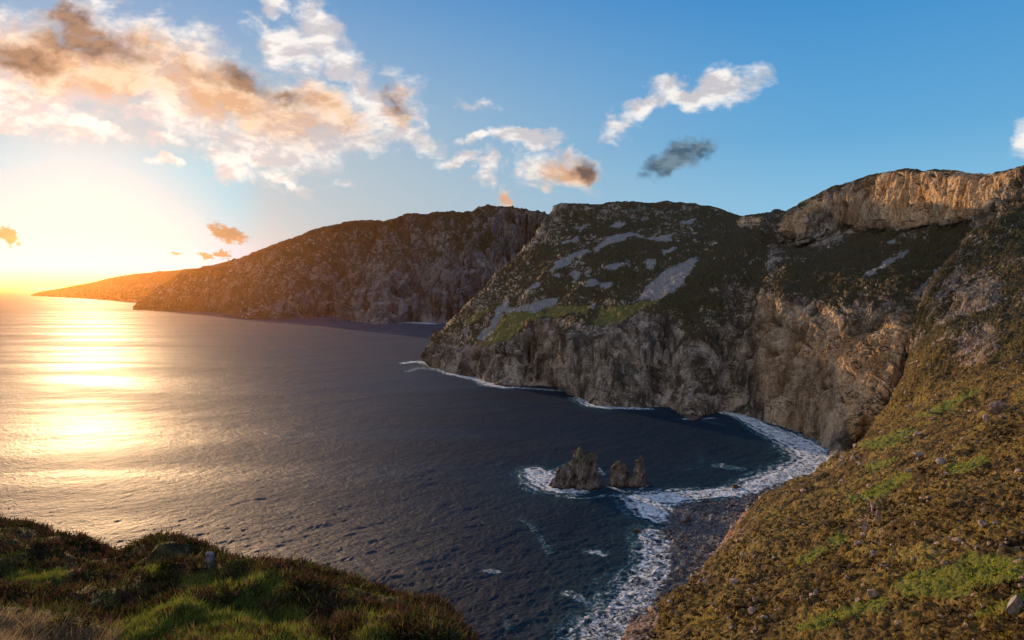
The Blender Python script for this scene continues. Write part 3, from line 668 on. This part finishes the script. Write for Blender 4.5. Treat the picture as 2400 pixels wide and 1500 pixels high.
stack('sea_stack', sx, sy, [(-7, 0, 8.5, 9, 19, 5), (9, 1, 8, 8, 27, 1.7), (1, -3, 13, 9, 8, 2), (12, -1, 6, 7, 14, 2.5)], 24,
      'smaller twin-peaked sea stack with one sharp spike, right of the mossy stack', 'sea stack', seed=7.0)

import bmesh
def rock_mesh(seed, sub=3, flat=(1, 1, 1)):
    bm = bmesh.new(); bmesh.ops.create_icosphere(bm, subdivisions=sub, radius=1.0)
    co = np.array([v.co[:] for v in bm.verts]); F_ = np.array([[v.index for v in f.verts] for f in bm.faces]); bm.free()
    r = np.random.default_rng(seed)
    for _ in range(9):
        n = r.normal(size=3); n /= np.linalg.norm(n); d = r.uniform(.36, .74); q = co@n-d; co = co-np.outer(np.clip(q, 0, None), n)
    co = co*(1+.10*fbm(co[:, 0]*1.5+seed, co[:, 1]*1.5, co[:, 2]*1.5, 3)[:, None])
    return co*np.array(flat), F_
def boulder(name, pos, size, seed, mat, label, cat='boulder', group=None, rz=0.0, sub=4):
    v, f = rock_mesh(seed, sub, size); o = mesh_obj(name, v, f, mat, loc=pos); o.rotation_euler = (0.15*math.sin(seed), 0.15*math.cos(seed), rz)
    return tag(o, label, cat, group)
# surface lookup on the near slope by image pixel
def onto(G, px, py):
    ax, ay = image_px(G[..., 0], G[..., 1], G[..., 2]); d = (ax-px)**2+(ay-py)**2+G[..., 1]*.02
    i = np.unravel_index(np.argmin(d), d.shape); return G[i]
def on_slope(px, py, w, h, seed, label, mat=M_pink, sink=.25, name='boulder', cat='boulder', group=None, rz=0):
    g = onto(GE, px, py); s = g[1]/F; r = w*s/2; hh = h*s/2
    return boulder(name, (g[0], g[1], g[2]+hh*(1-2*sink)), (r, r*.9, hh*1.25), seed, mat, label, cat, group, rz)
SL = [(2332,966,44,36,'large pinkish boulder high on the heather slope at the right edge'), (2309,984,20,16,'small pale stone just below the large pinkish boulder'),
 (2244,1271,26,16,'flat pale slab lying in brown heather above the wide green patch'), (2380,1432,60,50,'big grey-brown outcrop boulder in the bottom right corner'),
 (2155,1067,30,14,'low white rock in the heather left of a green strip'), (2205,1088,26,18,'rounded pinkish rock below the low white rock'),
 (2000,1080,18,14,'small reddish stone where the slope meets the cliff foot'), (2016,1092,24,14,'pink slab beside the small reddish stone at the slope edge'),
 (2388,1108,26,18,'pale stone on the slope at the right edge, below the large pinkish boulder'), (2045,1198,14,40,'tall narrow upright rock in the middle of the slope'),
 (2058,1222,12,34,'slim leaning rock beside the tall upright rock'), (2026,1246,22,34,'wedge-shaped rock below the two upright rocks'),
 (2042,1396,34,26,'reddish boulder at the left end of the wide green patch'), (2012,1412,18,16,'small stone under the reddish boulder by the green patch'),
 (1913,1402,14,28,'pointed pale stone low on the slope amid heather'), (1878,1408,12,20,'little pale stone left of the pointed one'), (1770,1408,16,16,'lone pinkish stone near the slope bottom, above the green strip'),
 (2215,1325,20,10,'thin pale stone lying inside the wide green patch'), (2294,1462,12,22,'upright pale stone left of the big corner outcrop'), (2150,1020,26,14,'pale flat rock on the upper slope above the green strip')]
for i, (px, py, w, h, lb) in enumerate(SL):
    on_slope(px, py, w, h, 20+i, lb, group='pale rocks scattered on the heather slope', rz=i*1.3, mat=M_grey if 'grey' in lb or 'white' in lb else M_pink)
# rocks standing in the surf
for i, (px, py, w, h, lb) in enumerate([(1492,1240,38,24,'brown rock awash beside the surf at the beach corner'), (1725,1140,42,18,'dark low rock in the surf arc of the cove'),
     (1630,972,70,26,'dark rocky point at the foot of the central cliff'), (1662,1160,20,8,'small dark rock behind the surf, left of the low cove rock'), (1575,1302,26,20,'dark boulder at the edge of the stony beach'),
     (1300,1494,24,14,'wave-washed rock at the very bottom of the picture')]):
    g = SEA(px, py+h*.4); s = g[1]/F
    boulder('sea_rock', (g[0], g[1], 0), (w*s/2, w*s/2.4, h*s*.75), 60+i, M_wet, lb, 'rock', 'dark rocks in the surf', i*.7)

# ------------------------------------------------------------------ stony beach
BW = [(1985,1078),(1950,1097),(1900,1116),(1840,1134),(1780,1154),(1740,1168),(1690,1178),(1630,1182),(1580,1192),(1560,1218),(1552,1250),(1566,1290),(1572,1340),(1540,1392),(1500,1436),(1450,1520)]
BI = [(2040,1060),(2030,1085),(2010,1120),(1980,1160),(1950,1200),(1930,1230),(1900,1250),(1880,1270),(1860,1290),(1850,1310),(1840,1340),(1830,1370),(1810,1400),(1780,1440),(1740,1500),(1700,1600)]
rows = [[], [], [], [], []]
for a_, b_ in zip(BW, BI):
    p0 = np.array(SEA(*a_)); p1 = np.array(SEA(*b_)); d = p1-p0; d /= np.linalg.norm(d)
    for k, (t, z) in enumerate([(-14, -4), (0, .7), (14, 2.6), (34, 5.0), (60, 11)]): rows[k].append(tuple(p0+d*t+np.array([0, 0, z])))
M_beach = rock_mat('beach_stone', (.05,.052,.058), (.20,.21,.23), (.02,.018,.018), 2.2)
GB, _, _ = loft(rows, .9, 1.2)
x, y, z = GB[..., 0], GB[..., 1], GB[..., 2]
GB[..., 2] += sstep(-3, 0, z)*(.9*fbm(x/6, y/6, z/6, 4)+.5*ridged(x/2.5, y/2.5, 0*x, 3))
tag(mesh_obj('beach', GB.reshape(-1, 3), grid_faces(GB.shape[1], GB.shape[0]), M_beach), kind='structure')
def scatter_rocks(name, G, n, size, mat, wfun, label, cat, sub=1, seed=0, smax=3.5):
    r = np.random.default_rng(seed); nv, nu = G.shape[:2]; protos = [rock_mesh(seed+k, sub, (1, .8, .7)) for k in range(6)]
    w = wfun(G).ravel(); w = w/w.sum(); idx = r.choice(nv*nu, n, p=w); Pn = G.reshape(-1, 3)[idx]+r.normal(size=(n, 3))*.3*np.array([1, 1, .1])
    sz = size(Pn, r); a = r.uniform(0, 6.28, n); Vs, Fs, off = [], [], 0
    for k in range(6):
        s_ = np.arange(k, n, 6); v, f = protos[k]; ca, sa = np.cos(a[s_])[:, None], np.sin(a[s_])[:, None]
        q = np.stack([v[None, :, 0]*ca-v[None, :, 1]*sa, v[None, :, 0]*sa+v[None, :, 1]*ca, np.broadcast_to(v[None, :, 2], (len(s_), len(v)))], -1)*sz[s_][:, None, None]+Pn[s_][:, None, :]
        Vs.append(q.reshape(-1, 3)); Fs.append((f[None]+(np.arange(len(s_))*len(v))[:, None, None]).reshape(-1, 3)+off); off += len(s_)*len(v)
    o = mesh_obj(name, np.concatenate(Vs), np.concatenate(Fs), mat); return tag(o, label, cat, None, 'stuff')
M_bst = rock_mat('beach_boulder', (.05,.05,.054), (.30,.30,.32), (.03,.025,.024), .5)
scatter_rocks('beach_stones', GB, 4200, lambda p, r: r.gamma(1.6, .62, len(p))+.3, M_bst, lambda G: sstep(-.8, .5, G[..., 2])+.02, 'dark and pale rounded stones covering the narrow beach', 'stones', 1, 5)
M_sst = rock_mat('slope_stone', (.24,.18,.145), (.56,.45,.38), (.08,.05,.04), 1.0)
scatter_rocks('slope_stones', GE, 3800, lambda p, r: (r.gamma(1.6, .5, len(p))+.35)*np.clip(p[:, 1]/320, .45, 1.3), M_sst,
              lambda G: sstep(1.0, .2, ME[..., 2])*(.08+ME[..., 0]*1.6+sstep(.0, .6, perlin(G[..., 0]/25, G[..., 1]/25, G[..., 2]/25)))*sstep(-6, 6, G[..., 2]), 'small pale pinkish stones strewn through the heather of the right slope', 'stones', 1, 9)

# ------------------------------------------------------------------ clifftop bank in front
S = [(-400,1190,16),(-150,1212,15.2),(0,1226,15),(60,1236,15),(110,1254,14.8),(170,1276,14.5),(262,1304,14.2),(300,1300,14),(350,1280,13.8),(430,1280,13.4),(480,1294,13.2),(530,1309,13),(600,1324,12.8),(680,1333,12.6),(745,1349,12.4),(830,1366,12),(885,1384,11.8),(935,1408,11.5),(970,1432,11.3),(1005,1430,11.1),(1042,1458,10.9),(1088,1506,10.6),(1150,1600,10),(1300,1900,8),(1600,2700,5)]
cols = []
for px, py, Y in S:
    q = lambda t: py+(1500-py)*t if py < 1480 else py+10+60*t
    cx = [P(px*.7+180, max(3000, py+900), 2.2), P(px*.85+80, max(1850, py+350), 4.2), P(px*.95+25, max(1560, py+110), 6.9), P(px, q(.72), Y*.66), P(px, q(.42), Y*.78), P(px, q(.16), Y*.9), P(px, py, Y)]
    s = cx[-1]
    for dy, dz in ((.6, -.7), (2.2, -5), (12, -34), (50, -110), (90, -184)): cx.append((s[0]*(1+dy/s[1]*.8), s[1]+dy, s[2]+dz))
    cols.append(cx)
GK, tuK, tvK = loft(transpose(cols), .42, .42)
NK = normals(GK); NK = NK*np.sign(NK[..., 2:3].mean())
x, y, z = GK[..., 0], GK[..., 1], GK[..., 2]
hk = sstep(7.5, 6.3, tvK)[:, None]
GK = GK+NK*((.34*fbm(x/1.6, y/1.6, z/1.6, 3)+.10*fbm(x/.45, y/.45, z/.45, 4))*(1-.65*sstep(5.0, 6, tvK)[:, None]) )[..., None]
pxK, pyK = image_px(GK[..., 0], GK[..., 1], GK[..., 2])
def c3(pts): return [(x_/2, 750+y_/2) for x_, y_ in pts]
wK = 12*fbm(x/1.2, y/1.2, z, 4)
KG = polys(pxK+wK, pyK+wK, [c3([(830,1260),(1000,1190),(1250,1200),(1420,1260),(1300,1310),(1100,1290),(900,1310)]), c3([(480,1560),(540,1440),(800,1330),(1120,1320),(1420,1390),(1560,1600)]), c3([(0,1210),(150,1180),(330,1200),(220,1260),(0,1280)]), c3([(1640,1560),(1700,1400),(1800,1450),(1900,1600)]), c3([(600,1180),(800,1170),(760,1210)])], 5)
KS = polys(pxK+wK, pyK+wK, [c3([(-900,1360),(0,1400),(300,1425),(530,1480),(520,1700),(-900,1700)])], 5)
M_bank = heather_material('bank_soil', 14)
MK = np.stack([0*KG, KG*.8, .6+0*KG, 0*KG], -1)
tag(mesh_obj('clifftop_ground', GK.reshape(-1, 3), grid_faces(GK.shape[1], GK.shape[0]), M_bank, True, attrs={'mask': ('FLOAT_COLOR', MK.reshape(-1, 4))}), kind='structure')

def leaf_mat(name):
    m = bpy.data.materials.new(name); m.use_nodes = True; nt = m.node_tree; nt.nodes.clear(); b = NB(nt)
    o = nt.nodes.new('ShaderNodeOutputMaterial'); d = nt.nodes.new('ShaderNodeBsdfDiffuse'); t = nt.nodes.new('ShaderNodeBsdfTranslucent'); mx = nt.nodes.new('ShaderNodeMixShader')
    a = b.attr('tint').outputs['Color']; b.l.new(a, d.inputs[0]); b.l.new(a, t.inputs[0]); mx.inputs[0].default_value = .35
    b.l.new(d.outputs[0], mx.inputs[1]); b.l.new(t.outputs[0], mx.inputs[2]); b.l.new(mx.outputs[0], o.inputs[0]); return m
M_leaf = leaf_mat('leaves')
def blades(name, base, dirv, length, width, tint, label, cat, bend=None, seed=1):
    """two-segment tapered blades, all in one mesh"""
    r = np.random.default_rng(seed); n = len(base); side = np.cross(dirv, r.normal(size=(n, 3))); side /= np.linalg.norm(side, axis=1)[:, None]+1e-9
    L = length[:, None]; w = width[:, None]
    if bend is None: bend = r.normal(size=(n, 3))*.35*L
    m_ = base+dirv*L*.55; tp = base+dirv*L+bend
    V_ = np.stack([base-side*w*.5, base+side*w*.5, m_+side*w*.42+bend*.3, m_-side*w*.42+bend*.3, tp], 1).reshape(-1, 3)
    k = (np.arange(n)*5)[:, None]; F_ = np.concatenate([k+np.array([0, 1, 2]), k+np.array([0, 2, 3]), k+np.array([3, 2, 4])])
    T = np.repeat(np.concatenate([tint, np.ones((n, 1))], 1), 5, 0)
    o = mesh_obj(name, V_, F_, M_leaf, attrs={'tint': ('FLOAT_COLOR', T)}); return tag(o, label, cat, None, 'stuff')
def pick(G, n, r, w=None):
    nv, nu = G.shape[:2]
    if w is None: i = r.integers(0, nv-1, n); j = r.integers(0, nu-1, n)
    else:
        ww = w[:-1, :-1].ravel(); k = r.choice(len(ww), n, p=ww/ww.sum()); i, j = k//(nu-1), k % (nu-1)
    a = r.random(n)[:, None]; c = r.random(n)[:, None]
    return (G[i, j]*(1-a)+G[i, j+1]*a)*(1-c)+(G[i+1, j]*(1-a)+G[i+1, j+1]*a)*c, i, j
def jit(c, r, n, v=.35): return np.array(c)[None]*(1+v*r.normal(size=(n, 1))).clip(.35, 2.2)*(1+.08*r.normal(size=(n, 3)))
r = np.random.default_rng(21); vis = (sstep(7.3, 6.8, tvK)*sstep(1.2, 2.2, tvK))[:, None]*(1+0*pxK)*sstep(1300, 1150, pxK)*sstep(-300, -60, pxK)
# grass
w = vis*(KG*2.2+KS*1.8+.14); n = 190000; Pg, i, j = pick(GK, n, r, w); g_, s_ = KG[i, j][:, None], KS[i, j][:, None]
tn = jit((.17,.21,.035), r, n); tn = np.where(r.random((n, 1)) < .25, jit((.25,.23,.06), r, n), tn); tn = np.where(s_ > .5, jit((.29,.22,.13), r, n), tn)
d = r.normal(size=(n, 3))*.45+np.array([.25, -.1, 1]); d = np.where(s_ > .5, d*np.array([1, 1, .45])+np.array([.5, .1, 0]), d); d /= np.linalg.norm(d, axis=1)[:, None]
blades('grass', Pg, d, r.uniform(.04, .12, n)*np.where(s_[:, 0] > .5, 2.0, 1), r.uniform(.004, .009, n), tn.clip(.004, .6), 'short green and straw coloured grass on the clifftop bank', 'grass', seed=2)
# heather: low bushes of short sprays
hn = perlin(GK[..., 0]/.9, GK[..., 1]/.9, GK[..., 2]/.9); w = vis*(1-KG).clip(.08, 1)*(1-KS).clip(.03, 1)*(.25+sstep(-.2, .3, hn)+1.2*sstep(5.2, 6, tvK)[:, None])
nc = 5200; Ph, i, j = pick(GK, nc, r, w); per = 46; R_ = r.uniform(.10, .30, nc)
dd = r.normal(size=(nc, per, 3)); dd[..., 2] = np.abs(dd[..., 2])*.9; dd /= np.linalg.norm(dd, axis=2)[..., None]
base = Ph[:, None]+dd*(R_[:, None, None]*r.uniform(.25, .85, (nc, per, 1))*np.array([1, 1, .75])); dv = dd+np.array([0, 0, .7])+r.normal(size=dd.shape)*.35; dv /= np.linalg.norm(dv, axis=2)[..., None]
pal = np.array([(.035,.028,.012), (.055,.032,.018), (.075,.038,.03), (.05,.06,.015), (.095,.08,.03)]); pal = pal*1.25; tc_ = pal[r.choice(5, nc, p=[.3, .25, .2, .15, .1])]
tn = np.repeat(tc_[:, None], per, 1)*(1+.3*r.normal(size=(nc, per, 1))).clip(.3, 2)
n = nc*per; blades('heather', base.reshape(-1, 3), dv.reshape(-1, 3), r.uniform(.04, .10, n), r.uniform(.012, .026, n), tn.reshape(-1, 3), 'dark brown heather bushes on the clifftop bank', 'heather', seed=4)
# heather and grass tussocks of the right-hand slope
hh = perlin(GE[..., 0]/18, GE[..., 1]/18, GE[..., 2]/18); w = sstep(380, 200, GE[..., 1])*(1-ME[..., 0]).clip(.1, 1)*(.5+sstep(-.3, .3, hh))*sstep(2, 14, GE[..., 2])
nc = 26000; Ph, i, j = pick(GE, nc, r, w); per = 12; R_ = r.uniform(.25, .7, nc)*np.clip(Ph[:, 1]/150, .8, 1.6)
dd = r.normal(size=(nc, per, 3)); dd[..., 2] = np.abs(dd[..., 2])*.8; dd /= np.linalg.norm(dd, axis=2)[..., None]
base = Ph[:, None]+dd*(R_[:, None, None]*r.uniform(.2, .8, (nc, per, 1))*np.array([1, 1, .7])); dv = dd+np.array([0, 0, .5])+r.normal(size=dd.shape)*.4; dv /= np.linalg.norm(dv, axis=2)[..., None]
gg = ME[i, j, 1][:, None]; pal = np.array([(.013,.009,.004), (.036,.022,.009), (.085,.056,.018), (.20,.145,.036), (.37,.29,.065)])
q_ = .42+1.05*perlin(Ph[:, 0]/11, Ph[:, 1]/11, Ph[:, 2]/11)+.5*perlin(Ph[:, 0]/3.5, Ph[:, 1]/3.5, Ph[:, 2]/3.5)+.22*r.normal(size=nc); tc_ = pal[(q_*4.4).clip(0, 4.99).astype(int)]; tc_ = np.where(gg*r.random((nc, 1)) > .22, np.array([[.31, .35, .05]]), tc_)
tn = np.repeat(tc_[:, None], per, 1)*(1+.25*r.normal(size=(nc, per, 1))).clip(.4, 2); n = nc*per
blades('heather_tussocks', base.reshape(-1, 3), dv.reshape(-1, 3), (np.repeat(R_, per)*r.uniform(.5, .9, n)), np.repeat(R_, per)*r.uniform(.25, .5, n), tn.reshape(-1, 3), 'brown and golden heather tussocks covering the right slope', 'heather', seed=6)
# the pale upright stone at the edge of the bank
g = onto(GK, 495, 1330)
v, f = rock_mesh(91, 4); v = v/np.abs(v).max(1)[:, None]**.6*(1+.06*fbm(v[:, 0]*4, v[:, 1]*4, v[:, 2]*4, 3)[:, None]); v = v*np.array([.10, .08, .23])*(1-.18*v[:, 2:3]); o = mesh_obj('standing_stone', v, f, M_grey, loc=(g[0], g[1]-.05, g[2]+.12)); tag(o, 'pale grey upright stone among heather at the edge of the clifftop bank', 'stone')

# ------------------------------------------------------------------ air
def build_haze():
    x0, x1, y0, y1, z0, z1 = -72000, 72000, -2000, 72000, -30.0, 720.0
    v = [(x0,y0,z0),(x1,y0,z0),(x1,y1,z0),(x0,y1,z0),(x0,y0,z1),(x1,y0,z1),(x1,y1,z1),(x0,y1,z1)]
    f = [(0,3,2,1),(4,5,6,7),(0,1,5,4),(1,2,6,5),(2,3,7,6),(3,0,4,7)]
    m = bpy.data.materials.new('haze_air'); m.use_nodes = True; nt = m.node_tree; nt.nodes.clear()
    o = nt.nodes.new('ShaderNodeOutputMaterial'); p = nt.nodes.new('ShaderNodeVolumePrincipled'); nt.links.new(p.outputs[0], o.inputs['Volume'])
    p.inputs['Color'].default_value = (1.0, .48, .13, 1); p.inputs['Density'].default_value = 5.6e-6; p.inputs['Anisotropy'].default_value = 0.84
    ob = mesh_obj('haze', v, f, m); tag(ob, kind='stuff'); ob['label'] = 'thin golden sea haze glowing towards the low sun'; ob['category'] = 'haze'
build_haze()
